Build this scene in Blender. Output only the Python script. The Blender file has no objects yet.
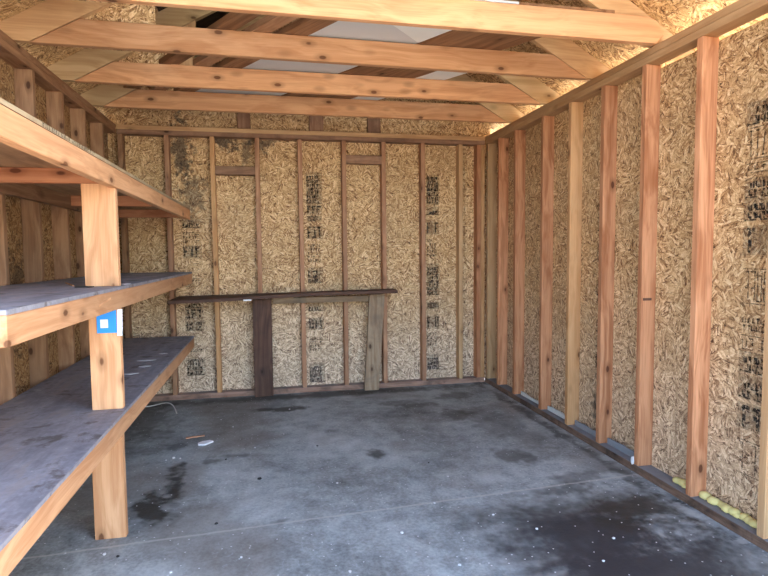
import bpy, bmesh, math, random
from mathutils import Vector, Matrix
RND = random.Random(7)
S = bpy.context.scene
COL = S.collection

# ------------------------------------------------------------------ dimensions (metres)
XR, XL, YB, ZT = 2.003, -1.232, 4.975, 2.34       # stud faces right / left / back, top of the wall plates
DEP = 0.089                                        # stud depth
PL = 0.045                                         # bottom plate height
ZL = ZT - 0.076                                    # underside of the double top plate
YF = 0.75                                          # open front of the shed
CH = 0.135                                         # truss chord height
PITCH = 0.575
XTL, XTR = -1.17, 1.97                             # heel points of the trusses
XMID = (XTL + XTR) / 2
RV = 0.161                                         # rafter depth measured plumb

# ------------------------------------------------------------------ node helpers
def nodes(name):
    m = bpy.data.materials.new(name); m.use_nodes = True
    nt = m.node_tree
    b = nt.nodes['Principled BSDF']
    return m, nt, b

class N:
    def __init__(s, nt): s.nt = nt
    def new(s, t, **k):
        n = s.nt.nodes.new(t)
        for a, v in k.items(): setattr(n, a, v)
        return n
    def put(s, sock, v):
        if v is None: return
        if isinstance(v, bpy.types.NodeSocket): s.nt.links.new(v, sock)
        else: sock.default_value = v
    def math(s, op, a, b=None, c=None, clamp=False):
        n = s.new('ShaderNodeMath', operation=op); n.use_clamp = clamp
        s.put(n.inputs[0], a); s.put(n.inputs[1], b); s.put(n.inputs[2], c)
        return n.outputs[0]
    def vmath(s, op, a, b=None):
        n = s.new('ShaderNodeVectorMath', operation=op)
        s.put(n.inputs[0], a); s.put(n.inputs[1], b)
        return n.outputs[0]
    def noise(s, vec, scale, detail=3, rough=.55, dist=0., dim='3D'):
        n = s.new('ShaderNodeTexNoise', noise_dimensions=dim)
        s.put(n.inputs['Vector'], vec)
        n.inputs['Scale'].default_value = scale; n.inputs['Detail'].default_value = detail
        n.inputs['Roughness'].default_value = rough; n.inputs['Distortion'].default_value = dist
        return n.outputs[0]
    def voro(s, vec, scale, dim='3D', feature='F1'):
        n = s.new('ShaderNodeTexVoronoi', voronoi_dimensions=dim, feature=feature)
        s.put(n.inputs['Vector'], vec); n.inputs['Scale'].default_value = scale
        return n
    def sep(s, c, rgb=True):
        n = s.new('ShaderNodeSeparateColor' if rgb else 'ShaderNodeSeparateXYZ')
        s.put(n.inputs[0], c); return n.outputs
    def comb(s, x, y, z=0.):
        n = s.new('ShaderNodeCombineXYZ'); s.put(n.inputs[0], x); s.put(n.inputs[1], y); s.put(n.inputs[2], z)
        return n.outputs[0]
    def ramp(s, f, stops, interp='LINEAR'):
        n = s.new('ShaderNodeValToRGB'); r = n.color_ramp; r.interpolation = interp
        while len(r.elements) < len(stops): r.elements.new(.5)
        for e, (p, c) in zip(r.elements, stops):
            e.position = p; e.color = (c[0], c[1], c[2], 1) if not isinstance(c, (int, float)) else (c, c, c, 1)
        s.put(n.inputs[0], f); return n.outputs[0]
    def mix(s, f, a, b, mode='MIX'):
        n = s.new('ShaderNodeMix', data_type='RGBA', blend_type=mode)
        s.put(n.inputs[0], f)
        s.put(n.inputs[6], a if isinstance(a, bpy.types.NodeSocket) else (*a, 1))
        s.put(n.inputs[7], b if isinstance(b, bpy.types.NodeSocket) else (*b, 1))
        return n.outputs[2]
    def step(s, v, lo, hi):
        n = s.new('ShaderNodeMapRange', interpolation_type='SMOOTHSTEP')
        s.put(n.inputs[0], v); n.inputs[1].default_value = lo; n.inputs[2].default_value = hi
        return n.outputs[0]
    def bump(s, h, strength, dist, bsdf):
        n = s.new('ShaderNodeBump'); n.inputs['Strength'].default_value = strength; n.inputs['Distance'].default_value = dist
        s.put(n.inputs['Height'], h); s.nt.links.new(n.outputs[0], bsdf.inputs['Normal'])

def lumber(name, light, dark, axis, knots=.7, grime=0., grime_col=(.03, .025, .022), dust=0., rough=.75, vary=.16):
    """sawn softwood with the grain along the given local axis"""
    m, nt, b = nodes(name); g = N(nt)
    co = g.new('ShaderNodeTexCoord').outputs['Object']
    oi = g.new('ShaderNodeObjectInfo').outputs['Random']
    off = g.comb(g.math('MULTIPLY', oi, 37.), g.math('MULTIPLY', oi, 91.), g.math('MULTIPLY', oi, 53.))
    p = g.vmath('ADD', co, off)
    def along(cross, lon):
        v = [cross] * 3; v['xyz'.index(axis)] = lon
        return g.vmath('MULTIPLY', p, tuple(v))
    warp = g.noise(along(3, 1.2), 1., 2)
    pw = g.vmath('ADD', along(24, .9), g.comb(g.math('MULTIPLY', warp, 5.), g.math('MULTIPLY', warp, 5.), g.math('MULTIPLY', warp, 5.)))
    rings = g.noise(pw, 1., 3, .6)
    fine = g.noise(along(160, 5), 1., 3, .6)
    broad = g.noise(along(6, .8), 1., 2)
    f = g.math('ADD', g.math('MULTIPLY', rings, .75), g.math('MULTIPLY', fine, .25))
    f = g.step(f, .34, .66)
    c = g.mix(f, dark, light)
    c = g.mix(g.math('MULTIPLY', g.step(broad, .45, .75), .45), c, tuple(x * .72 for x in light))
    # knots
    kv = [11.] * 3; kv['xyz'.index(axis)] = 5.5
    v = g.voro(g.vmath('MULTIPLY', p, tuple(kv)), 1.)
    on = g.math('GREATER_THAN', g.sep(v.outputs['Color'])[0], 1 - knots * .7)
    kd = g.math('ADD', v.outputs['Distance'], g.math('MULTIPLY', g.math('SUBTRACT', fine, .5), .05))
    core = g.math('MULTIPLY', g.math('SUBTRACT', 1., g.step(kd, .09, .15)), on)
    halo = g.math('MULTIPLY', g.math('SUBTRACT', 1., g.step(kd, .13, .36)), on)
    c = g.mix(g.math('MULTIPLY', halo, .5), c, tuple(x * .55 for x in dark))
    c = g.mix(g.math('MULTIPLY', core, .85), c, (dark[0] * .22, dark[1] * .16, dark[2] * .14))
    if grime:
        gn = g.noise(p, 5., 5, .65, .4)
        c = g.mix(g.math('MULTIPLY', g.step(gn, .42, .68), grime), c, grime_col)
    if dust:  # light on upward plate faces, painted in as a pale grey tint
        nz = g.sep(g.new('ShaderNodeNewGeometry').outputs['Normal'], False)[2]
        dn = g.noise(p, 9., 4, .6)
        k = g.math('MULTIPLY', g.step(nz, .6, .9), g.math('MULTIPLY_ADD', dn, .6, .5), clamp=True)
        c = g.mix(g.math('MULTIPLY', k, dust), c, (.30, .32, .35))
    hs = g.new('ShaderNodeHueSaturation')
    g.put(hs.inputs['Value'], g.math('MULTIPLY_ADD', oi, vary * 2, 1 - vary)); g.put(hs.inputs['Color'], c)
    nt.links.new(hs.outputs[0], b.inputs['Base Color'])
    b.inputs['Roughness'].default_value = rough; b.inputs['Specular IOR Level'].default_value = .25
    g.bump(g.math('ADD', fine, g.math('MULTIPLY', rings, .6)), .25, .002, b)
    return m

def osb(name, plane, tint=1., spots=(), grey_low=0., tone=(1., 1., 1.), contrast=1.):
    """oriented strand board: layers of randomly turned flat flakes"""
    m, nt, b = nodes(name); g = N(nt)
    co = g.new('ShaderNodeTexCoord').outputs['Object']
    x, y, z = g.sep(co, False)
    u, v = {'xz': (x, z), 'yz': (y, z), 'xy': (x, y)}[plane]
    uv = g.comb(u, v)
    wob = g.noise(uv, 9., 2, dim='2D')
    def layer(off, cell, su, sv):
        p = g.vmath('ADD', uv, (off, off * 1.7, 0))
        c = g.sep(g.voro(g.vmath('ADD', p, g.comb(g.math('MULTIPLY', wob, .06), g.math('MULTIPLY', wob, -.05))), cell, '2D').outputs['Color'])
        rot = g.new('ShaderNodeVectorRotate', rotation_type='Z_AXIS')
        g.put(rot.inputs['Vector'], p); g.put(rot.inputs['Angle'], g.math('MULTIPLY', c[0], 6.283))
        q = g.vmath('MULTIPLY', rot.outputs[0], (su, sv, 1))
        w = g.voro(q, 1., '2D')
        cc = g.sep(w.outputs['Color'])
        streak = g.noise(g.vmath('MULTIPLY', q, (.6, 6., 1)), 1., 2, dim='2D')
        return cc[0], cc[1], w.outputs['Distance'], streak
    a = layer(0., 16., 21., 92.)
    c = layer(5.3, 26., 36., 150.)
    d = layer(9.1, 50., 70., 260.)
    sel = g.math('GREATER_THAN', a[1], .52)
    def pick(i): 
        n = g.new('ShaderNodeMix', data_type='FLOAT'); g.put(n.inputs[0], sel); g.put(n.inputs[2], a[i]); g.put(n.inputs[3], c[i]); return n.outputs[0]
    val, dist, st = pick(0), pick(2), pick(3)
    val = g.math('ADD', g.math('MULTIPLY', val, .68), g.math('MULTIPLY', d[0], .32))
    t = g.math('ADD', g.math('MULTIPLY', val, .78), g.math('MULTIPLY', st, .26))
    t = g.math('SUBTRACT', t, g.math('MULTIPLY', g.step(dist, .45, .8), .22 * contrast))
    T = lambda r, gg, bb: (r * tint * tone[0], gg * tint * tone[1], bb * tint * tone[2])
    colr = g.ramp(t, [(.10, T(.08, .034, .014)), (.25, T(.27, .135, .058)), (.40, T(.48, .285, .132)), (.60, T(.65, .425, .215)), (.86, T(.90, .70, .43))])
    big = g.noise(uv, 2.2, 3, dim='2D')
    colr = g.mix(g.math('MULTIPLY', g.step(big, .42, .7), .22), colr, T(.36, .25, .14))
    if grey_low:
        k = g.math('MULTIPLY', g.math('SUBTRACT', 1., g.step(g.math('ADD', z, g.math('MULTIPLY', big, .5)), .3, 1.5)), grey_low)
        hs = g.new('ShaderNodeHueSaturation'); hs.inputs['Saturation'].default_value = .55; hs.inputs['Value'].default_value = 1.08
        g.put(hs.inputs['Color'], colr)
        colr = g.mix(k, colr, hs.outputs[0])
    for (su, sv, ru, rv, strength) in spots:          # mould and water stains
        d = g.vmath('MULTIPLY', g.vmath('SUBTRACT', uv, (su, sv, 0)), (1 / ru, 1 / rv, 0))
        n = g.new('ShaderNodeVectorMath', operation='LENGTH'); g.put(n.inputs[0], d)
        k = g.math('SUBTRACT', 1.25, g.math('ADD', n.outputs['Value'], g.math('MULTIPLY', g.math('SUBTRACT', g.noise(uv, 14., 4, .65, dim='2D'), .5), 3.2)))
        colr = g.mix(g.math('MULTIPLY', g.step(k, .05, .8), strength), colr, (.018, .017, .019))
    nt.links.new(colr, b.inputs['Base Color'])
    b.inputs['Roughness'].default_value = .7; b.inputs['Specular IOR Level'].default_value = .25
    g.bump(g.math('SUBTRACT', g.math('MULTIPLY', val, .6), g.math('MULTIPLY', dist, .7)), .35, .004, b)
    return m

def concrete(name, stains):
    m, nt, b = nodes(name); g = N(nt)
    co = g.new('ShaderNodeTexCoord').outputs['Object']
    x, y, z = g.sep(co, False)
    uv = g.comb(x, y)
    n1 = g.noise(uv, 1.6, 6, .62, .3, '2D'); n2 = g.noise(uv, 9., 6, .7, .2, '2D'); n3 = g.noise(uv, 60., 3, .6, 0, '2D')
    f = g.math('ADD', g.math('MULTIPLY', n1, .5), g.math('ADD', g.math('MULTIPLY', n2, .30), g.math('MULTIPLY', n3, .20)))
    c = g.ramp(f, [(.32, (.10, .108, .108)), (.44, (.222, .242, .242)), (.54, (.345, .378, .380)), (.68, (.50, .54, .54))])
    warm = g.noise(uv, 1.1, 3, .5, 0, '2D')
    c = g.mix(g.math('MULTIPLY', g.step(warm, .48, .66), .5), c, (.19, .165, .14))
    # scattered pale wear marks
    c = g.mix(g.math('MULTIPLY', g.step(g.noise(g.vmath('MULTIPLY', uv, (1.4, 1., 1)), 22., 5, .75, .8, '2D'), .60, .72), .32), c, (.42, .45, .50))
    wn = g.noise(uv, 3.4, 5, .62, .3, '2D'); wf = g.noise(uv, 15., 4, .65, 0, '2D')
    dirt = g.math('MULTIPLY_ADD', wn, 1.5, g.math('MULTIPLY', wf, .9))     # about 1.2 on average
    for (sx, sy, rx, ry, ang, st, warmth) in stains:
        rot = g.new('ShaderNodeVectorRotate', rotation_type='Z_AXIS'); rot.inputs['Center'].default_value = (sx, sy, 0)
        g.put(rot.inputs['Vector'], uv); rot.inputs['Angle'].default_value = -ang
        d = g.vmath('MULTIPLY', g.vmath('SUBTRACT', rot.outputs[0], (sx, sy, 0)), (1 / rx, 1 / ry, 0))
        n = g.new('ShaderNodeVectorMath', operation='LENGTH'); g.put(n.inputs[0], d)
        k = g.math('SUBTRACT', g.math('ADD', 1., g.math('MULTIPLY', g.math('SUBTRACT', dirt, 1.1), .8 if rx > .4 else 1.45)), n.outputs['Value'])
        c = g.mix(g.math('MULTIPLY', g.step(k, 0., .75), st), c, (.032, .028 if warmth else .031, .022 if warmth else .035))
    edge = g.math('MULTIPLY', g.step(x, 1.90, 1.975), g.step(g.noise(uv, 7., 4, .65, 0, '2D'), .47, .6))
    c = g.mix(g.math('MULTIPLY', edge, .6), c, (.50, .51, .49))
    # saw joint across the slab
    dl = g.math('ABSOLUTE', g.math('SUBTRACT', y, g.math('MULTIPLY_ADD', x, .066, g.math('MULTIPLY_ADD', g.noise(uv, 12., 2, .5, 0, '2D'), .012, 2.554))))
    c = g.mix(g.math('MULTIPLY', g.math('SUBTRACT', 1., g.step(dl, .003, .012)), .5), c, (.50, .49, .45))
    # speckles
    sp = g.voro(uv, 26., '2D')
    c = g.mix(g.math('MULTIPLY', g.math('LESS_THAN', sp.outputs['Distance'], .09), g.math('GREATER_THAN', g.sep(sp.outputs['Color'])[0], .86)), c, (.6, .62, .64))
    nt.links.new(c, b.inputs['Base Color'])
    b.inputs['Roughness'].default_value = .62; b.inputs['Specular IOR Level'].default_value = .35
    g.bump(g.math('ADD', n2, g.math('MULTIPLY', n3, .5)), .3, .006, b)
    return m

def worn_board(name, base, lightc, axis='y'):
    m, nt, b = nodes(name); g = N(nt)
    co = g.new('ShaderNodeTexCoord').outputs['Object']
    oi = g.new('ShaderNodeObjectInfo').outputs['Random']
    p = g.vmath('ADD', co, g.comb(g.math('MULTIPLY', oi, 30.), 0., 0.))
    sc = (7, 1.4, 7) if axis == 'y' else (1.4, 7, 7)
    s1 = g.noise(g.vmath('MULTIPLY', p, sc), 2., 5, .65, .4); s2 = g.noise(p, 6., 5, .68, .5); s3 = g.noise(p, 30., 4, .65)
    f = g.math('ADD', g.math('MULTIPLY', s1, .45), g.math('ADD', g.math('MULTIPLY', s2, .3), g.math('MULTIPLY', s3, .25)))
    c = g.mix(g.step(f, .36, .64), base, lightc)
    c = g.mix(g.math('MULTIPLY', g.step(s2, .53, .66), .8), c, (.075, .056, .045))
    c = g.mix(g.math('MULTIPLY', g.step(s1, .52, .66), .35), c, (.26, .19, .14))
    c = g.mix(g.math('MULTIPLY', g.step(s3, .66, .74), .5), c, (.5, .5, .52))
    nz = g.sep(g.new('ShaderNodeNewGeometry').outputs['Normal'], False)[2]
    c = g.mix(g.math('LESS_THAN', nz, -.5), c, g.mix(g.step(s1, .38, .62), (.30, .165, .085), (.46, .27, .145)))
    nt.links.new(c, b.inputs['Base Color']); b.inputs['Roughness'].default_value = .7
    g.bump(g.math('ADD', s1, s3), .2, .003, b)
    return m

def plain(name, col, rough=.6, var=.12, scale=20.):
    m, nt, b = nodes(name); g = N(nt)
    co = g.new('ShaderNodeTexCoord').outputs['Object']
    n = g.noise(co, scale, 4, .6)
    c = g.mix(n, tuple(x * (1 - var) for x in col), tuple(min(1, x * (1 + var)) for x in col))
    nt.links.new(c, b.inputs['Base Color']); b.inputs['Roughness'].default_value = rough
    return m

def ink(name, col=(.016, .016, .02), amt=.66):
    """worn stamp ink: breaks up where the flakes did not take it"""
    m, nt, b = nodes(name); g = N(nt)
    co = g.new('ShaderNodeTexCoord').outputs['Object']
    n = g.noise(co, 55., 4, .7)
    tr = g.new('ShaderNodeBsdfTransparent'); mx = g.new('ShaderNodeMixShader')
    b.inputs['Base Color'].default_value = (*col, 1); b.inputs['Roughness'].default_value = .8
    g.put(mx.inputs[0], g.math('MULTIPLY', g.step(n, .36, .56), amt)); nt.links.new(tr.outputs[0], mx.inputs[1]); nt.links.new(b.outputs[0], mx.inputs[2])
    nt.links.new(mx.outputs[0], nt.nodes['Material Output'].inputs['Surface'])
    return m

# ------------------------------------------------------------------ materials
M = {}
def wood(tone, axis):
    k = tone + '_' + axis
    if k not in M:
        P = dict(
            orange=dict(light=(.61, .305, .16), dark=(.33, .125, .054), knots=.35),
            pale=dict(light=(.68, .385, .205), dark=(.50, .245, .115), knots=.9),
            tan=dict(light=(.60, .385, .205), dark=(.46, .265, .13), knots=.5),
            honey=dict(light=(.63, .365, .18), dark=(.46, .235, .10), knots=.9),
            pink=dict(light=(.51, .28, .165), dark=(.32, .155, .085), knots=.5, grime=.15),
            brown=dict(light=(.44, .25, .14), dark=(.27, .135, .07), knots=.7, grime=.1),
            red=dict(light=(.52, .235, .12), dark=(.34, .12, .055), knots=.5),
            plate=dict(light=(.40, .235, .15), dark=(.24, .125, .075), knots=.3, grime=.35),
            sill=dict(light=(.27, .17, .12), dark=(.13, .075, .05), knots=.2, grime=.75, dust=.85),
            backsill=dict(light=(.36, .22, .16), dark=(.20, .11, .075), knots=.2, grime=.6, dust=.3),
            dark=dict(light=(.135, .072, .05), dark=(.06, .031, .023), knots=.5, grime=.3),
            weather=dict(light=(.40, .29, .19), dark=(.25, .155, .09), knots=.4, grime=.45, grime_col=(.12, .10, .085)),
            attic=dict(light=(.33, .175, .09), dark=(.18, .085, .04), knots=.4),
            eave=dict(light=(.64, .46, .26), dark=(.49, .32, .16), knots=.4),
        )[tone]
        M[k] = lumber('wood_' + k, axis=axis, **P)
    return M[k]
OSB_BACK = osb('osb_back', 'xz', 1.0, spots=[(-.74, 2.17, .10, .26, .75), (-.36, 2.25, .12, .09, .8), (-.05, 2.24, .10, .09, .7), (-.66, 1.78, .12, .2, .55), (-.20, 2.16, .05, .14, .6)], grey_low=.6)
OSB_RIGHT = osb('osb_right', 'yz', 1.0, spots=[(3.2, .22, .10, .2, .7)], grey_low=.45)
OSB_LEFT = osb('osb_left', 'yz', .62, spots=[(3.2, 1.05, .2, .25, .6)], tone=(1., .9, .8))  # lowered tint puts the shade behind the shelves into the colour
OSB_GUS = osb('osb_gusset', 'xz', 1.05)
OSB_ROOF = osb('osb_roof', 'xy', 1.05, tone=(1.02, 1., .92))
ROOF_DARK = lumber('roof_dark_boards', (.05, .033, .022), (.022, .014, .010), 'x', knots=.2, grime=.4)
INK = ink('stamp_ink'); INK2 = ink('stamp_ink_blue', (.03, .04, .07)); INK3 = ink('stamp_ink_faint', (.05, .045, .04), .36)
FLOOR = concrete('concrete_floor', [
    # x, y, rx, ry, angle, strength, warm
    (1.48, 2.32, .66, .34, .0, .62, 1), (1.36, 2.12, .56, .40, .1, .9, 0), (1.50, 1.85, .55, .36, 0, .92, 0), (1.75, 2.32, .30, .16, .2, .75, 1),
    (1.45, 3.12, .10, .17, .3, .6, 1), (1.68, 2.72, .17, .07, .1, .5, 1), (1.42, 2.60, .30, .07, .05, .45, 1),
    (.10, 4.48, .17, .07, .1, .85, 1), (-.08, 4.50, .10, .06, 0, .8, 1), (1.0, 4.45, .24, .08, .1, .5, 1), (1.38, 4.0, .13, .18, .4, .65, 1), (1.22, 4.35, .2, .08, 0, .6, 1), (1.55, 4.55, .2, .12, 0, .6, 1),
    (.62, 3.34, .07, .09, .2, .75, 1), (-.535, 3.10, .07, .34, .12, .9, 1), (-.61, 2.84, .08, .20, .2, .9, 1),
    (-.22, 3.50, .16, .05, -.1, .6, 1), (-.36, 3.44, .07, .05, 0, .6, 1), (.02, 2.58, .05, .04, 0, .55, 1), (-.62, 3.75, .07, .09, 0, .6, 0), (.40, 3.85, .06, .05, 0, .4, 1),
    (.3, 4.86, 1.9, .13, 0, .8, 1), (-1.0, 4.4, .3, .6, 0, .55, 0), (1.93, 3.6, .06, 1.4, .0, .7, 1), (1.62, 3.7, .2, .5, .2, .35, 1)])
SHELF_TOP = worn_board('worn_plywood', (.17, .165, .185), (.33, .33, .37))
PLY_EDGE = lumber('plywood_edge', (.55, .43, .27), (.40, .29, .17), 'y', knots=0, grime=.25)
SHEET = plain('grey_sheet', (.60, .63, .66), .6, .05, 6.)
WHITE = plain('white_sheet', (.80, .84, .84), .6, .04, 6.)
FASCIA = plain('sage_paint', (.34, .42, .25), .6, .12)
GROUND = plain('dry_ground', (.44, .35, .24), .9, .2, 2.)
BOUNCE = plain('pale_concrete_path', (.78, .74, .62), .9, .08, 4.)
BLUE = plain('blue_card', (.010, .27, .86), .45, .05)
PAPER = plain('white_paper', (.82, .83, .86), .6, .03)
PRINT = plain('grey_print', (.42, .45, .50), .7, .1)
FOAM = plain('yellow_foam', (.72, .62, .25), .8, .12, 40.)
WIRE = plain('white_wire', (.62, .62, .60), .5, .05)
CHIP = plain('pale_chip', (.62, .64, .66), .8, .15, 80.)
BLACKBIT = plain('dark_chip', (.02, .02, .022), .7, .2)
METAL = plain('dull_metal', (.22, .23, .24), .35, .1); METAL.node_tree.nodes['Principled BSDF'].inputs['Metallic'].default_value = .8

# ------------------------------------------------------------------ object helpers
def tag(o, label=None, cat=None, group=None, kind=None):
    if label: o['label'] = label
    if cat: o['category'] = cat
    if group: o['group'] = group
    if kind: o['kind'] = kind
    return o
def empty(name, loc, label, cat, group=None):
    o = bpy.data.objects.new(name, None); COL.objects.link(o); o.location = loc; o.empty_display_size = .1
    return tag(o, label, cat, group)
def link(name, bm, mat, org=(0, 0, 0), parent=None, mats=None):
    me = bpy.data.meshes.new(name)
    bmesh.ops.translate(bm, verts=bm.verts, vec=-Vector(org))
    bm.normal_update(); bm.to_mesh(me); bm.free()
    for m in (mats or [mat]): me.materials.append(m)
    o = bpy.data.objects.new(name, me); COL.objects.link(o)
    if parent is not None:
        o.parent = parent; o.location = Vector(org) - Vector(parent.get('_w', parent.location))
        o['_w'] = tuple(org)
    else:
        o.location = org
    return o
def add_box(bm, x0, x1, y0, y1, z0, z1, bev=.0025):
    r = bmesh.ops.create_cube(bm, size=1.)
    vs = r['verts']
    for v in vs:
        v.co = Vector(((x0 + x1) / 2 + v.co.x * (x1 - x0), (y0 + y1) / 2 + v.co.y * (y1 - y0), (z0 + z1) / 2 + v.co.z * (z1 - z0)))
    if bev:
        es = list({e for v in vs for e in v.link_edges})
        bmesh.ops.bevel(bm, geom=es, offset=bev, segments=1, affect='EDGES')
def add_prism(bm, pts, axis, a0, a1, bev=.002):
    """polygon given in the two other axes, pushed along axis"""
    def P(u, v, w): return {'y': (u, w, v), 'x': (w, u, v), 'z': (u, v, w)}[axis]
    lo = [bm.verts.new(P(u, v, a0)) for u, v in pts]; hi = [bm.verts.new(P(u, v, a1)) for u, v in pts]
    n = len(pts); fs = [bm.faces.new(lo), bm.faces.new(hi[::-1])]
    for i in range(n): fs.append(bm.faces.new((lo[i], hi[i], hi[(i + 1) % n], lo[(i + 1) % n])))
    bmesh.ops.recalc_face_normals(bm, faces=fs)
    if bev:
        es = list({e for f in fs for e in f.edges})
        bmesh.ops.bevel(bm, geom=es, offset=bev, segments=1, affect='EDGES')
def board(name, x0, x1, y0, y1, z0, z1, mat, parent=None, bev=.0025, lean=(0, 0)):
    bm = bmesh.new(); add_box(bm, x0, x1, y0, y1, z0, z1, bev)
    if lean != (0, 0):
        for v in bm.verts:
            t = (v.co.z - z0) / max(1e-6, z1 - z0); v.co.x += lean[0] * t; v.co.y += lean[1] * t
    return link(name, bm, mat, ((x0 + x1) / 2, (y0 + y1) / 2, z0), parent)
def quad(bm, a, b, c, d):
    return bm.faces.new([bm.verts.new(p) for p in (a, b, c, d)])

# ------------------------------------------------------------------ setting
def structure(o): return tag(o, kind='structure')
structure(board('floor', XL - .16, XR + .16, YF - .05, YB + .16, -.12, 0, FLOOR, bev=0))
bm = bmesh.new(); add_box(bm, -30, 30, -30, 30, -.30, -.125, 0); structure(link('ground', bm, GROUND))
bm = bmesh.new(); add_box(bm, XR + .35, XR + 5, -12, 12, -.124, -.06, 0); structure(link('bounce_strip', bm, BOUNCE))  # unseen pale strip, added to bounce sun up into the right eave
T = .012
ZO = ZT + .02
bm = bmesh.new(); add_prism(bm, [(YF, .012), (YB + DEP - .002, .012), (YB + DEP - .002, ZT - .002), (2.72, ZT - .002), (2.72, ZL - .016), (YF, ZL - .016)], 'x', XR + DEP + .001, XR + DEP + .001 + T, 0)
structure(link('wall_right', bm, OSB_RIGHT))
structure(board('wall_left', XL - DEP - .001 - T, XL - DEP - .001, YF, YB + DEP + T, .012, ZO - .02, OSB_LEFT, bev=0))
bm = bmesh.new()
yb = YB + DEP + .001
zr = lambda X: 2.345 + PITCH * (min(X - XTL, XTR - X)) + RV
add_prism(bm, [(XL - DEP, .012), (XR + DEP, .012), (XR + DEP, zr(XR + DEP) - .0005), (XMID, zr(XMID) - .0005), (XL - DEP, zr(XL - DEP) - .0005)], 'y', yb, yb + T, 0)
wall_back = structure(link('wall_back', bm, OSB_BACK))
wall_right = bpy.data.objects['wall_right']; wall_left = bpy.data.objects['wall_left']
for w in (wall_right, wall_left): w['_w'] = tuple(w.location)
# put the texture space of these walls in world metres
for w in (wall_right, wall_left, bpy.data.objects['floor']):
    me = w.data; off = Vector(w.location); me.transform(Matrix.Translation(off)); w.location = (0, 0, 0); w['_w'] = (0., 0., 0.)
wall_back['_w'] = (0., 0., 0.)

# roof skins: an OSB course along each eave and the darker upper course above it
XE, XE2, XS, XS2 = -1.66, 2.46, -.665, 1.50
def slab(name, xa, xb, mat, t=.012, y0=YF - .15, y1=YB + .4):
    bm = bmesh.new()
    add_prism(bm, [(xa, zr(xa)), (xb, zr(xb)), (xb, zr(xb) + t), (xa, zr(xa) + t)], 'y', y0, y1, 0)
    return structure(link(name, bm, mat))
slab('roof_eave_left', XE, XS, OSB_ROOF); slab('roof_eave_right', XS2, XE2, OSB_ROOF)
slab('roof_upper_left', XS + .003, XMID, ROOF_DARK, .02); slab('roof_upper_right', XMID + .001, XS2 - .003, ROOF_DARK, .02)
structure(board('fascia_left', XE - .02, XE, YF - .15, YB + .4, zr(XE) - .17, zr(XE) + .01, FASCIA))
structure(board('fascia_right', XE2, XE2 + .02, YF - .15, YB + .4, zr(XE2) - .17, zr(XE2) + .01, FASCIA))

# ------------------------------------------------------------------ plates
def plate(name, x0, x1, y0, y1, z0, z1, tone, axis, label):
    return tag(board(name, x0, x1, y0, y1, z0, z1, wood(tone, axis)), label, 'wall plate')
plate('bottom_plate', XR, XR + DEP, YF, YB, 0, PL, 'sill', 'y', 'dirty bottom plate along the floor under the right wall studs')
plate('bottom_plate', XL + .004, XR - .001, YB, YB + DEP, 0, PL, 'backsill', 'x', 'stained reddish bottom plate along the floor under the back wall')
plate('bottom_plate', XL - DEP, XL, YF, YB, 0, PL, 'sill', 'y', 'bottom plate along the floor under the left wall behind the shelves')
def top_plate(x0, x1, y0, y1, tone, axis, label, cut):
    e = empty('top_plate', ((x0 + x1) / 2, (y0 + y1) / 2, ZL), label, 'wall plate')
    board('lower_plate_board', x0, x1, y0, y1, ZL, ZL + .0375, wood(tone, axis), e)
    board('upper_plate_board', x0, x1, y0, y1, ZL + .0382, ZT, wood(cut, axis), e)
top_plate(XR, XR + DEP, YF, YB, 'tan', 'y', 'long doubled top plate of the right wall', 'tan')
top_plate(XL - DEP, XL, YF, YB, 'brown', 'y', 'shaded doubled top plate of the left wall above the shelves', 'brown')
top_plate(XL + .003, XR - .003, YB, YB + DEP, 'plate', 'x', 'doubled top plate of the back wall, paler upper board', 'tan')

# ------------------------------------------------------------------ studs
def stud(x0, x1, y0, y1, tone, label, group, lean=(0, 0)):
    o = board('wall_stud', x0, x1, y0, y1, PL + .001, ZL - .001, wood(tone, 'z'), lean=lean)
    return tag(o, label, 'wall stud', group)
W = .038
back = [(-1.205, 'brown', 'dark back wall stud in the left corner behind the shelves'),
        (-.84, 'pink', 'back wall stud just behind the right ends of the left shelves'),
        (-.47, 'honey', 'light back wall stud left of the lower short header block'),
        (-.10, 'pink', 'back wall stud just right of the lower header block, left leg of bench below'),
        (.275, 'pink', 'back wall stud left of the stamped panel above the middle of the bench'),
        (.66, 'pink', 'back wall stud left of the higher header block'),
        (1.025, 'pink', 'back wall stud by the right end of the bench'),
        (1.40, 'pink', 'third back wall stud from the right corner, stamped panel on its right'),
        (1.762, 'tan', 'light edged single back wall stud nearest the right corner'),
        (1.94, 'orange', 'reddish left stud of the pair filling the right rear corner'),
        (1.981, 'honey', 'yellowish right stud of the pair filling the right rear corner')]
for x, tone, lab in back:
    stud(x - W / 2, x + W / 2, YB, YB + DEP, tone, lab, 'studs of the back wall', (RND.uniform(-.006, .006), 0) if x < 1.9 and x > -1 else (0, 0))
right = [(YB - .03, 'tan', 'right wall stud tight in the far corner, mostly hidden'),
         (4.69, 'orange', 'second right wall stud from the far corner, narrow in view'),
         (4.35, 'orange', 'third right wall stud from the far corner, plain and orange'),
         (3.88, 'orange', 'fourth right wall stud from the far corner, clear reddish face'),
         (3.49, 'honey', 'knotty honey coloured right wall stud in the middle of the row'),
         (3.11, 'orange', 'right wall stud with pale left edge beside the stamped shaded panel'),
         (2.73, 'orange', 'third right wall stud from the camera, with a brown scratch mark'),
         (2.33, 'orange', 'second right wall stud from the camera, with bold wavy grain'),
         (1.918, 'tan', 'nearest right wall stud cut by the photo edge')]
for y, tone, lab in right:
    o = stud(XR, XR + DEP, y - W, y, tone, lab, 'studs of the right wall', (0, RND.uniform(-.005, .005)) if y < 4.8 and y != 2.73 else (0, 0))
    if y == 2.73: board('scratch_mark', XR + .008, XR + .062, y - W - .0012, y - W - .0002, .985, .999, wood('dark', 'x'), o, 0)
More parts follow.
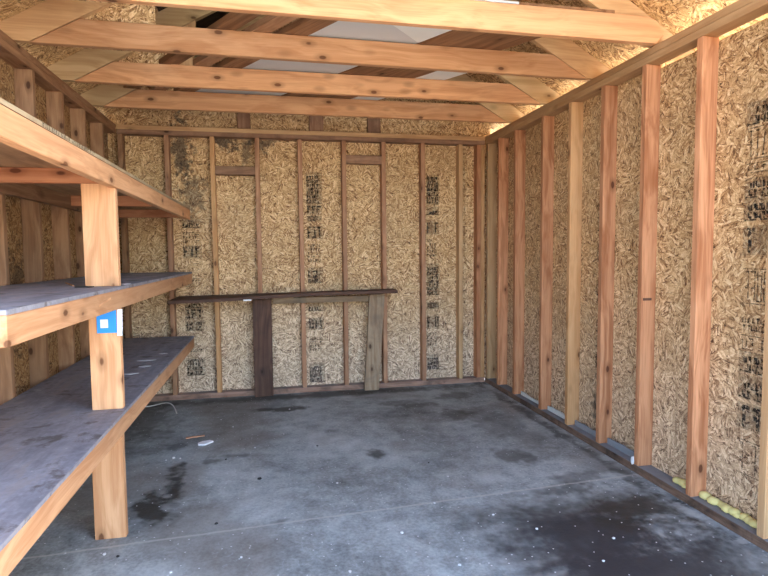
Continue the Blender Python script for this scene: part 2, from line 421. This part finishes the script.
left = [(2.955, 'brown', 'nearest left wall stud seen between shelves at the photo edge'),
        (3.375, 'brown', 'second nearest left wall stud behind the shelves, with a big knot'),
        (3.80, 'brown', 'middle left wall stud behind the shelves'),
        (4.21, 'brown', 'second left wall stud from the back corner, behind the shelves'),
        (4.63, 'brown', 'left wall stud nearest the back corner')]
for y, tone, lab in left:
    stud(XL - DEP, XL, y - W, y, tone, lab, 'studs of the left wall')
# header blocks between the back studs
o = board('header_block', -.455, -.115, YB + .004, YB + DEP - .01, 1.945, 2.018, wood('dark' if 0 else 'plate', 'x')); tag(o, 'short dark horizontal block between studs, upper left of the back wall', 'blocking', 'header blocks of the back wall')
o = board('header_block', .674, 1.011, YB + .004, YB + DEP - .01, 2.065, 2.14, wood('plate', 'x')); tag(o, 'short horizontal block between studs, right of the back wall centre', 'blocking', 'header blocks of the back wall')
for x0, x1, lab in [(-.262, -.15, 'short gable stud above the back top plate, left one of three'), (.36, .487, 'reddish short gable stud above the back top plate, middle one'), (.888, 1.008, 'dark short gable stud above the back top plate, right one of three')]:
    zz = min(zr(x0), zr(x1)) - .015
    tag(board('gable_stud', x0, x1, YB + .05, YB + DEP, ZT + .001, zz, wood('plate', 'z')), lab, 'gable stud', 'studs of the back gable')

# ------------------------------------------------------------------ roof trusses
def zlow(X): return 2.345 + PITCH * min(X - XTL, XTR - X)
def truss(y, label, tone, eave, web=None, turn=0., lap=False):
    e = empty('roof_truss', (XMID, y, ZT), label, 'roof truss', 'roof trusses under the gable roof')
    y1 = y + .038
    c = CH / PITCH
    bm = bmesh.new()
    end = [(XTR + .03, ZT + .002), (XTR + .075, ZT + .05), (XTR + .035, ZT + .115), (XTR - .02, ZT + CH)] if lap else [(XTR, ZT + .002), (XTR - c, ZT + CH)]
    add_prism(bm, [(XTL, ZT + .002)] + end + [(XTL + c, ZT + CH)], 'y', y, y1)
    link('bottom_chord', bm, wood(tone, 'x'), (XMID, y, ZT), e)
    for side in (-1, 1):
        xi, xo, xw, xt = (XTL, XTL - .185, XTL - .188, XE + .02) if side < 0 else (XTR, XTR + .15, XTR + .153, XE2 - .02)
        lo = 2.346
        def zt(X): return zr(X) - .002
        def zb(X): return zr(X) - RV + .001
        pts = [(XMID - (.0008 if side < 0 else -.0008), zb(XMID)), (xi, lo), (xo, lo), (xw, zb(xw) + .02), (xt, zb(xt)), (xt, zt(xt)), (XMID - (.0008 if side < 0 else -.0008), zt(XMID))]
        dy = .0385 if lap and side > 0 else 0
        bm = bmesh.new(); add_prism(bm, pts, 'y', y + dy, y1 + dy, .0015)
        link('rafter', bm, wood(eave, 'x'), (xi, y, ZT), e)
    if web:
        x0, x1 = web
        bm = bmesh.new(); add_prism(bm, [(x0, ZT + CH + .001), (x1, ZT + CH + .001), (x1 + .025, zlow(x1 + .025) - .003), (x0 - .02, zlow(x0 - .02) - .003)], 'y', y, y1)
        link('web', bm, wood('tan', 'z'), (x0, y, ZT + CH), e)
    # OSB gusset nailed over the left heel joint, on the far side
    xg = -.575; bm = bmesh.new()
    add_prism(bm, [(XTL + .03, ZT + .004), (xg, ZT + .004), (xg, zr(xg) - .012), (XTL + .03, zr(XTL + .03) - .012)], 'y', y1 + .0005, y1 + .0115, .001)
    o = link('gusset_plate', bm, OSB_GUS, (XTL, y1, ZT), e); tag(o, 'flaky board gusset over the left heel')
    e.rotation_euler.z = math.radians(turn)
    return e
truss(2.59, 'nearest roof truss, its chord crossing the top edge of the photo', 'pale', 'tan', turn=.8, lap=True)
truss(3.185, 'second roof truss from the camera, broad clear chord', 'pale', 'tan', turn=1.1)
truss(3.81, 'third roof truss from the camera, knotty chord with an upright web', 'pale', 'eave', (-.60, -.465), turn=.3)
truss(4.405, 'rearmost roof truss close to the back wall', 'pale', 'eave')

# ------------------------------------------------------------------ boards and sheets stored on the chords
ZC = ZT + CH + .003
D = Vector((-.527, .85))
def stored(name, pts, z0, z1, mat, label, cat, group=None):
    bm = bmesh.new(); add_prism(bm, pts, 'z', z0, z1, .0015)
    cx = sum(p[0] for p in pts) / len(pts); cy = sum(p[1] for p in pts) / len(pts)
    # turn the mesh so that its own y axis follows the board, which keeps the grain straight
    ang = math.atan2(D.y, D.x) - math.pi / 2
    bmesh.ops.translate(bm, verts=bm.verts, vec=(-cx, -cy, -z0))
    bmesh.ops.rotate(bm, verts=bm.verts, cent=(0, 0, 0), matrix=Matrix.Rotation(-ang, 3, 'Z'))
    o = link(name, bm, mat); o.location = (cx, cy, z0); o.rotation_euler.z = ang
    return tag(o, label, cat, group)
def strip(xa, xb, y0, y1, at=3.2):
    """parallelogram along D; xa, xb are its edges at y = at"""
    k = D.x / D.y
    f = lambda x, y: (x + k * (y - at), y)
    return [f(xa, y0), f(xb, y0), f(xb, y1), f(xa, y1)]
stored('attic_sheet', strip(.235, .872, 2.62, 4.86), ZC + .007, ZC + .019, SHEET, 'large grey sheet lying across the truss chords', 'sheet')
stored('attic_board', strip(.085, .225, 2.62, 4.90), ZC, ZC + .036, wood('attic', 'y'), 'narrow brown plank lying left of the grey sheet on the chords', 'board', 'planks stored on the trusses')
stored('plywood_sheet', strip(.880, 1.40, 2.62, 4.90), ZC, ZC + .018, wood('attic', 'y'), 'wide brown plywood strip lying between grey and white sheets on the chords', 'sheet')
stored('attic_sheet', strip(1.41, 1.62, 3.30, 4.80), ZC, ZC + .012, WHITE, 'narrow white sheet right of the brown plywood on the chords', 'sheet')
stored('attic_board', strip(-.28, -.17, 2.9, 4.9), ZC, ZC + .036, wood('attic', 'y'), 'dim plank lying farthest left on the truss chords', 'board', 'planks stored on the trusses')
stored('attic_board', strip(-.09, .02, 2.8, 4.9), ZC + .0, ZC + .036, wood('brown', 'y'), 'dim plank lying second from the left on the truss chords', 'board', 'planks stored on the trusses')
# small white offcut on the nearest chords, under the grey sheet's corner
a = Vector((.868, 3.185)); d1 = Vector((-.676, -.737)); d2 = Vector((.527, -.85))
stored('white_offcut', [tuple(a), tuple(a + d1 * .5), tuple(a + d1 * .5 + d2 * .42), tuple(a + d2 * .62)], ZC, ZC + .006, WHITE, 'white offcut sheet with a slanted edge over the nearest chords', 'sheet')

# ------------------------------------------------------------------ shelving unit on the left
XB = -.645
sh = empty('shelving_unit', (-.715, 2.62, 0), 'built in wooden shelving unit with three grey worn shelves along the left wall', 'shelves')
Y1 = 4.80
def sheared(bm, k):
    for v in bm.verts: v.co.z += k * (4.8 - v.co.y)
def sboard(name, x0, x1, y0, y1, z0, z1, mat, parent, k, bev=.0025):
    bm = bmesh.new(); add_box(bm, x0, x1, y0, y1, z0, z1, bev); sheared(bm, k)
    return link(name, bm, mat, ((x0 + x1) / 2, (y0 + y1) / 2, z0), parent)
for zt, nm, Y0, k in ((1.640, 'top', 1.25, .0055), (1.117, 'mid', 1.515, .0055), (.583, 'low', 1.10, 0.)):
    sboard('shelf_board', XL + .001, XB, Y0, Y1, zt - .014, zt, SHELF_TOP, sh, k, .001)
    s = sboard('board_edge', XB, XB + .0015, Y0, Y1, zt - .0138, zt - .0004, PLY_EDGE if nm == 'top' else SHELF_TOP, sh, k, 0)
    if nm == 'top':
        bm = bmesh.new(); r = random.Random(3); y = 1.80
        while y < 2.28:          # worn black lettering on the plywood edge, too worn to read
            w = r.choice([.014, .018, .022]); q = r.random()
            for t in range(r.choice([1, 2, 2])):
                yy = y + t * w * .55; sl = r.uniform(-.004, .004)
                quad(bm, (0, yy, zt - .0130), (0, yy + .0065, zt - .0130), (0, yy + .0065 + sl, zt - .0012), (0, yy + sl, zt - .0012))
            if q > .5: quad(bm, (0, y, zt - .0040), (0, y + w * .7, zt - .0040), (0, y + w * .7, zt - .0012), (0, y, zt - .0012))
            y += w + .006
        sheared(bm, k)
        for v in bm.verts: v.co.x = XB + .0021
        link('edge_printing', bm, INK, (XB + .0021, 2, zt), s)
    sboard('front_beam', XB - .038, XB, Y0, Y1, zt - .095, zt - .0145, wood('pale', 'y'), sh, k)
    sboard('wall_ledger', XL + .001, XL + .037, Y0, Y1 - .04, zt - .095, zt - .0145, wood('brown', 'y'), sh, k)
    for jy in (2.60, 3.72, 4.76):
        sboard('cross_joist', XL + .038, XB - .039, jy, jy + .037, zt - (.078 if nm == 'top' else .095), zt - .0145, wood('red', 'x'), sh, k)
    sboard('cross_joist', XL + .038, XB - .039, Y0, Y0 + .037, zt - .090, zt - .0145, wood('tan', 'x'), sh, k)
def post(x0, x1, y, z0, z1, notch=0.):
    bm = bmesh.new()
    pts = [(x0, z0), (x1, z0), (x1, z1 - notch)]
    if notch: pts += [(XB - .0385, z1 - notch), (XB - .0385, z1)]
    else: pts += [(x1, z1)]
    add_prism(bm, pts + [(x0, z1)], 'y', y, y + .038, .002)
    link('post_section', bm, wood('pale', 'z'), ((x0 + x1) / 2, y, z0), sh)
post(-.795, -.665, 2.585, 0, .4875)
post(-.787, -.660, 2.60, .5835, 1.0335)
post(-.793, -.657, 2.60, 1.130, 1.5735, .017)

# blue card with a white square and a paper strip, fixed to the post under the middle shelf
cd = empty('notice_card', (-.712, 2.598, .92), 'bright blue card with white square fixed to the shelf post', 'card')
board('blue_panel', -.752, -.672, 2.594, 2.599, .925, 1.028, BLUE, cd, .001)
board('white_square', -.737, -.706, 2.5930, 2.5939, .948, .985, PAPER, cd, 0)
st = board('paper_strip', -.671, -.650, 2.593, 2.599, .911, 1.028, PAPER, cd, .001, lean=(.004, 0))
bm = bmesh.new(); r = random.Random(5)
for k in range(9):
    z = .922 + k * .0095; w = r.uniform(.010, .017)
    quad(bm, (-.666, 2.5924, z), (-.666 + w, 2.5924, z), (-.666 + w, 2.5924, z + .003), (-.666, 2.5924, z + .003))
link('faint_print', bm, PRINT, (-.666, 2.5924, .92), st)
# loose bits on the shelves
def bit(name, pts, z0, z1, mat, label, cat, group=None):
    bm = bmesh.new(); add_prism(bm, pts, 'z', z0, z1, .0008)
    cx = sum(p[0] for p in pts) / len(pts); cy = sum(p[1] for p in pts) / len(pts)
    return tag(link(name, bm, mat, (cx, cy, z0)), label, cat, group)
bit('metal_strip', [(-.82, 2.55), (-.745, 2.53), (-.742, 2.55), (-.815, 2.572)], 1.130, 1.135, BLACKBIT, 'small black strip lying on the middle shelf beside the post', 'strip')
bit('wood_sliver', [(-1.0, 2.98), (-.87, 2.68), (-.863, 2.684), (-.992, 2.985)], 1.129, 1.133, wood('pale', 'y'), 'pale wood sliver lying on the middle shelf behind the post', 'sliver')
bit('paper_scrap', [(-.70, 2.74), (-.66, 2.70), (-.648, 2.78), (-.675, 2.83)], 1.129, 1.131, PAPER, 'white paper scrap on the middle shelf edge right of the post', 'paper')
for i, (x, y, l) in enumerate([(-.80, 3.75, .06), (-.77, 3.55, .035), (-.80, 3.35, .04), (-.74, 3.98, .03)]):
    bit('paper_flake', [(x - l, y), (x, y - .02), (x + l, y + .01), (x, y + .025)], .5835, .5855, CHIP, 'small pale flake on the lowest shelf behind the post', 'flake', 'pale flakes on the lowest shelf')
bit('wood_sliver', [(-.6445, 2.26), (-.6425, 2.26), (-.6425, 2.42), (-.6445, 2.42)], 1.078, 1.086, wood('pale', 'y'), 'pale sliver stuck on the middle shelf beam left of the post', 'sliver').rotation_euler.x = .10

# ------------------------------------------------------------------ bench against the back wall
bn = empty('wall_bench', (.13, 4.86, 0), 'narrow dark bench plank on two board legs against the back wall', 'bench')
bm = bmesh.new()
n = 14; top = []; botv = []
for i in range(n + 1):
    t = i / n; x = -.835 + t * (1.10 + .835)
    zf = .872 + .040 * t + .012 * math.sin(t * math.pi * 1.0) * (1 if t > .5 else .6) - (.006 if t < .4 else 0) * math.sin(t / .4 * math.pi)
    zb = .890 + .026 * t
    yf = 4.735 + .045 * t
    ybk = YB - .004
    th = .026
    xo = .05 * (1 - t) if i == 0 else 0
    top.append((bm.verts.new((x, yf, zf + th / 2)), bm.verts.new((x + xo, ybk, zb + th / 2))))
    botv.append((bm.verts.new((x, yf, zf - th / 2)), bm.verts.new((x + xo, ybk, zb - th / 2))))
for i in range(n):
    bm.faces.new((top[i][0], top[i + 1][0], top[i + 1][1], top[i][1]))
    bm.faces.new((botv[i][0], botv[i][1], botv[i + 1][1], botv[i + 1][0]))
    bm.faces.new((top[i][0], botv[i][0], botv[i + 1][0], top[i + 1][0]))
    bm.faces.new((top[i][1], top[i + 1][1], botv[i + 1][1], botv[i][1]))
bm.faces.new((top[0][0], top[0][1], botv[0][1], botv[0][0])); bm.faces.new((top[n][0], botv[n][0], botv[n][1], top[n][1]))
bmesh.ops.recalc_face_normals(bm, faces=bm.faces)
link('bench_plank', bm, wood('dark', 'x'), (-.835, 4.74, .87), bn)
board('bench_rail', .008, .86, 4.925, 4.958, .82, .873, wood('weather', 'x'), bn)
o = board('leg', -.168, -.005, 4.915, 4.953, .002, .862, wood('dark', 'z'), bn); tag(o, 'dark stained board leg')
bm = bmesh.new(); add_prism(bm, [(.812, .002), (.945, .002), (1.008, .888), (.868, .884)], 'y', 4.905, 4.943)
o = link('leg', bm, wood('weather', 'z'), (.88, 4.92, .002), bn); tag(o, 'weathered grey brown board leg, leaning')
bit('white_tape', [(-.17, 4.7515), (-.235, 4.7500), (-.235, 4.7475), (-.17, 4.7490)], .866, .879, PAPER, 'short white tape piece on the bench front above the dark leg', 'tape')

# ------------------------------------------------------------------ stamped ink on the wall sheets (worn past reading)
def stamp(wall, mapper, u0, u1, z0, z1, kind, seed, mat=None):
    """rows of broken block characters; mapper turns (u, z) into a point on the sheet"""
    bm = bmesh.new(); r = random.Random(seed)
    def rect(ua, ub, za, zb_, sk=0.):
        quad(bm, mapper(ua, za), mapper(ub, za), mapper(ub + sk, zb_), mapper(ua + sk, zb_))
    def glyphs(za, zb_, cw, wt):
        u = u0
        while u + cw <= u1 + 1e-4:
            h = zb_ - za; k = r.random()
            if k < .35: rect(u, u + wt, za, zb_); rect(u, u + cw * .75, zb_ - wt, zb_); rect(u, u + cw * .6, za + h * .42, za + h * .42 + wt)
            elif k < .6: rect(u, u + wt, za, zb_); rect(u + cw * .6, u + cw * .6 + wt, za, zb_); rect(u, u + cw * .75, za, za + wt)
            elif k < .8: rect(u + cw * .3, u + cw * .3 + wt, za, zb_); rect(u, u + cw * .75, zb_ - wt, zb_)
            elif k < .92: rect(u, u + cw * .75, za, za + wt); rect(u + cw * .5, u + cw * .5 + wt, za, zb_, -cw * .3)
            u += cw
    if kind == 'solid':
        rect(u0, u1, z0, z1)
    elif kind == 'big':
        glyphs(z0, z1, (u1 - u0) / 3.0, (u1 - u0) * .11)
    elif kind == 'text':
        h = .026; z = z0
        while z + h <= z1: glyphs(z, z + h, .024, .008); z += h + .008
    elif kind == 'dense':
        h = .030; z = z0
        while z + h <= z1: glyphs(z, z + h, .022, .010); z += h + .005
        rect(u0, u1, z0 - .008, z0 - .002)
    elif kind == 'frame':
        for (a, b_, c, d_) in [(u0, u1, z0, z0 + .005), (u0, u1, z1 - .005, z1)]: rect(a, b_, c, d_)
        glyphs(z0 + .012, z1 - .012, (u1 - u0) / 5, .007)
    for f in bm.faces: f.material_index = 0
    if kind in ('dense', 'big'):
        n0 = len(bm.faces)
        back_ = quad(bm, mapper(u0 - .006, z0 - .012), mapper(u1 + .006, z0 - .012), mapper(u1 + .006, z1 + .01), mapper(u0 - .006, z1 + .01))
        back_.material_index = 1
        for v in back_.verts:
            if wall is wall_back: v.co.y += .0003
            else: v.co.x += .0002 if wall is wall_right else -.0002
    return link('ink_stamp', bm, None, mapper(u0, z0), wall, mats=[mat or INK, INK3])
mb = lambda u, z: (u, yb - .0006, z)
mr = lambda u, z: (XR + DEP + .0004, u, z)
ml = lambda u, z: (XL - DEP - .0004, u, z)
def column(wall, mp, u0, u1, rows, seed):
    for i, (z0, z1, k) in enumerate(rows): stamp(wall, mp, u0, u1, z0, z1, k, seed + i, INK2 if k == 'dense' and z1 < .3 else INK)
column(wall_back, mb, -.745, -.60, [(1.50, 1.56, 'dense'), (1.36, 1.46, 'text'), (1.24, 1.33, 'big'), (.98, 1.05, 'frame'), (.80, .86, 'dense'), (.70, .78, 'big'), (.60, .67, 'dense'), (.20, .34, 'dense'), (.40, .44, 'text')], 100)
column(wall_back, mb, .33, .46, [(1.72, 1.98, 'dense'), (1.62, 1.69, 'big'), (1.55, 1.60, 'solid'), (1.40, 1.50, 'big'), (1.18, 1.36, 'text'), (1.00, 1.12, 'dense'), (.74, .80, 'dense'), (.57, .66, 'big'), (.36, .50, 'text'), (.08, .24, 'dense')], 200)
column(wall_back, mb, 1.455, 1.57, [(1.80, 1.98, 'dense'), (1.72, 1.78, 'big'), (1.62, 1.68, 'dense'), (1.44, 1.54, 'big'), (1.22, 1.40, 'text'), (1.05, 1.14, 'dense'), (.86, 1.03, 'dense'), (.72, .78, 'solid'), (.54, .64, 'big'), (.36, .50, 'text'), (.14, .27, 'dense')], 300)
column(wall_right, mr, 1.95, 2.12, [(1.82, 1.90, 'dense'), (1.66, 1.80, 'frame'), (1.60, 1.645, 'frame'), (1.50, 1.57, 'dense'), (1.40, 1.48, 'dense'), (1.25, 1.36, 'big'), (1.02, 1.18, 'frame'), (.90, .98, 'text'), (.80, .88, 'frame'), (.72, .79, 'dense'), (.60, .69, 'dense'), (.46, .56, 'big'), (.24, .40, 'frame')], 400)
column(wall_right, mr, 3.13, 3.26, [(1.62, 1.72, 'text'), (1.48, 1.56, 'big'), (1.40, 1.46, 'dense'), (1.20, 1.30, 'big'), (.98, 1.06, 'dense'), (.86, .92, 'text'), (.74, .80, 'dense'), (.64, .70, 'dense'), (.50, .58, 'big')], 500)
column(wall_right, mr, 4.37, 4.46, [(1.2, 1.5, 'text'), (.8, 1.0, 'dense'), (.5, .62, 'dense')], 600)
column(wall_left, ml, 2.98, 3.10, [(1.20, 1.36, 'dense'), (.74, .84, 'dense')], 700)

# ------------------------------------------------------------------ foam, wire, scraps, chips
def foam(y0, y1, label, seed):
    r = random.Random(seed); bm = bmesh.new(); y = y0
    while y < y1:
        s = r.uniform(.016, .026)
        mt = Matrix.Translation((XR + .060 + r.uniform(-.008, .008), y, PL + s * .6)) @ Matrix.Diagonal((1.1, 1.25, .8, 1))
        bmesh.ops.create_icosphere(bm, subdivisions=2, radius=s, matrix=mt); y += s * 1.35
    for v in bm.verts: v.co += Vector((r.uniform(-1, 1), r.uniform(-1, 1), r.uniform(-1, 1))) * .0016; v.co.z = max(v.co.z, PL + .0005); v.co.x = min(v.co.x, XR + DEP)
    for f in bm.faces: f.smooth = True
    tag(link('foam_bead', bm, FOAM, (XR + .05, y0, PL)), label, 'foam')
foam(1.955, 2.265, 'lumpy yellow foam bead along the bottom plate at the near right', 1)
foam(2.36, 2.46, 'short yellow foam blob on the bottom plate behind the wavy grained stud', 2)
def scrap(y0, y1, h, mat, label, seed, cat='scrap', name='sheathing_scrap'):
    r = random.Random(seed); bm = bmesh.new()
    n = 6; prev = None
    pts = [(y0, PL + .001), (y1, PL + .001)] + [(y1 - (y1 - y0) * i / n, PL + h * r.uniform(.6, 1.)) for i in range(n + 1)]
    add_prism(bm, pts, 'x', XR + .050, XR + .062, .001)
    tag(link(name, bm, mat, (XR + .05, y0, PL)), label, cat)
PALE = plain('pale_scrap', (.62, .64, .62), .7, .12, 30.)
GREY = plain('grey_scrap', (.24, .26, .29), .6, .15, 30.)
scrap(3.52, 3.83, .045, PALE, 'white strip standing on the right bottom plate behind the honey stud', 3)
scrap(3.13, 3.44, .055, GREY, 'dark grey strip on the right bottom plate in front of the honey stud', 4)
scrap(2.76, 3.06, .045, GREY, 'grey strip on the right bottom plate left of the scratched stud', 5)
scrap(3.92, 4.29, .035, PALE, 'pale strip on the right bottom plate by the clear reddish stud', 6)
bm = bmesh.new()
add_prism(bm, [(2.742 + .012 * math.cos(a * .7), .062 + .024 * math.sin(a * .7)) for a in range(9)], 'x', XR - .004, XR + .012, .001)
tag(link('white_plug', bm, PAPER, (XR, 2.742, .06)), 'small rounded white plug low on the right wall by the scratched stud', 'plug')
def curve_mesh(name, pts, rad, mat, label, cat):
    bm = bmesh.new(); k = 6; rings = []
    P = [Vector(p) for p in pts]
    for i, p in enumerate(P):
        t = (P[min(i + 1, len(P) - 1)] - P[max(i - 1, 0)]).normalized()
        s = t.cross(Vector((0, 0, 1))).normalized(); u = s.cross(t)
        rings.append([bm.verts.new(p + (s * math.cos(a) + u * math.sin(a)) * rad) for a in [2 * math.pi * j / k for j in range(k)]])
    for a, b in zip(rings, rings[1:]):
        for j in range(k): bm.faces.new((a[j], a[(j + 1) % k], b[(j + 1) % k], b[j]))
    bm.faces.new(rings[0][::-1]); bm.faces.new(rings[-1])
    bmesh.ops.recalc_face_normals(bm, faces=bm.faces)
    tag(link(name, bm, mat, pts[0]), label, cat)
wp = []
for i in range(15):
    t = i / 14; wp.append((-1.05 + .29 * t + .05 * math.sin(math.pi * t), 4.80 - .26 * t ** 2.2, .006 + .035 * math.sin(math.pi * t) ** 2))
curve_mesh('wire_end', wp, .0045, WIRE, 'thin white wire curving over the floor below the lowest shelf', 'wire')
bm = bmesh.new()
add_prism(bm, [(-.50, 3.745), (-.455, 3.735), (-.405, 3.79), (-.43, 3.815), (-.48, 3.80), (-.505, 3.775)], 'z', .001, .012, .002)
tag(link('white_scrap', bm, PAPER, (-.45, 3.77, 0)), 'largest white scrap on the floor, right of the shelf post', 'scrap')
bm = bmesh.new(); add_prism(bm, [(-.60, 3.90), (-.48, 3.93), (-.48, 3.945), (-.60, 3.925)], 'z', .001, .008, .001)
tag(link('wood_splinter', bm, wood('pink', 'x'), (-.55, 3.92, 0)), 'small reddish wood splinter behind the white floor scrap', 'splinter')
r = random.Random(21)
def chip(x, y, s, mat, name, label, group):
    bm = bmesh.new(); k = r.choice([5, 6])
    add_prism(bm, [(x + s * r.uniform(.6, 1.1) * math.cos(6.283 * i / k), y + s * r.uniform(.6, 1.1) * math.sin(6.283 * i / k)) for i in range(k)], 'z', .0005, s * .6, s * .12)
    tag(link(name, bm, mat, (x, y, 0)), label, 'chip', group)
for x, y, s in [(-.62, 3.55, .014), (-.58, 3.53, .010), (-.66, 3.52, .010), (-.30, 4.1, .010), (-.40, 4.3, .009), (-.13, 3.62, .010), (.06, 3.85, .009), (.33, 2.95, .010), (.55, 2.35, .012), (.95, 2.9, .009), (1.28, 3.3, .010), (.85, 3.55, .010), (1.16, 2.25, .012), (1.02, 2.42, .010), (1.45, 2.1, .012), (.28, 2.1, .011), (-.15, 2.3, .010), (-.42, 2.25, .010), (.72, 2.05, .010), (-.72, 2.45, .012), (.12, 4.46, .013), (1.3, 1.95, .010), (.78, 2.6, .009)]:
    chip(x, y, s * .75, CHIP, 'pale_chip', 'tiny pale chip lying on the concrete floor', 'pale chips on the floor')
for x, y, s in [(-.28, 2.62, .016), (-.09, 3.1, .022), (-.30, 3.45, .014), (.27, 3.56, .012), (-.66, 2.42, .014), (.9, 3.12, .012)]:
    chip(x, y, s * .65, BLACKBIT, 'dark_chip', 'small dark crumb lying on the concrete floor', 'dark crumbs on the floor')

for o in bpy.data.objects:
    if '_w' in o: del o['_w']

# ------------------------------------------------------------------ daylight
w = bpy.data.worlds.new('sky'); S.world = w; w.use_nodes = True
nt = w.node_tree; bg = nt.nodes['Background']
sky = nt.nodes.new('ShaderNodeTexSky'); sky.sky_type = 'NISHITA'; sky.sun_disc = False
sky.sun_elevation = math.radians(48); sky.sun_rotation = math.radians(95); sky.air_density = 1.; sky.dust_density = 1.5; sky.ozone_density = 1.
nt.links.new(sky.outputs[0], bg.inputs['Color']); bg.inputs['Strength'].default_value = .35
ld = bpy.data.lights.new('sun', 'SUN'); ld.energy = 5.; ld.angle = math.radians(.6); ld.color = (1., .93, .82)
so = bpy.data.objects.new('sun', ld); COL.objects.link(so)
dirv = Vector((-.66, .05, -.75)).normalized()          # light comes from the right
so.rotation_euler = dirv.to_track_quat('-Z', 'Y').to_euler(); so.location = (6, 0, 8)

# ------------------------------------------------------------------ camera
f, yaw, pitch, roll, h = 551.4, .2013, -.066, -.0095, 1.27
cy, sy, cp, sp = math.cos(yaw), math.sin(yaw), math.cos(pitch), math.sin(pitch)
F = Vector((sy * cp, cy * cp, sp)); Rr = Vector((cy, -sy, 0)); U = Rr.cross(F)
R2 = Rr * math.cos(roll) + U * math.sin(roll); U2 = -Rr * math.sin(roll) + U * math.cos(roll)
cam = bpy.data.cameras.new('camera'); cam.sensor_width = 36; cam.sensor_fit = 'HORIZONTAL'; cam.lens = f / 768 * 36; cam.clip_start = .02
co = bpy.data.objects.new('camera', cam); COL.objects.link(co)
mw = Matrix((R2, U2, -F)).transposed().to_4x4(); mw.translation = (0, 0, h); co.matrix_world = mw
S.camera = co
vs = S.view_settings
vs.view_transform = 'Standard'; vs.look = 'None'; vs.gamma = 1.; vs.use_curve_mapping = False; vs.exposure = 2.3
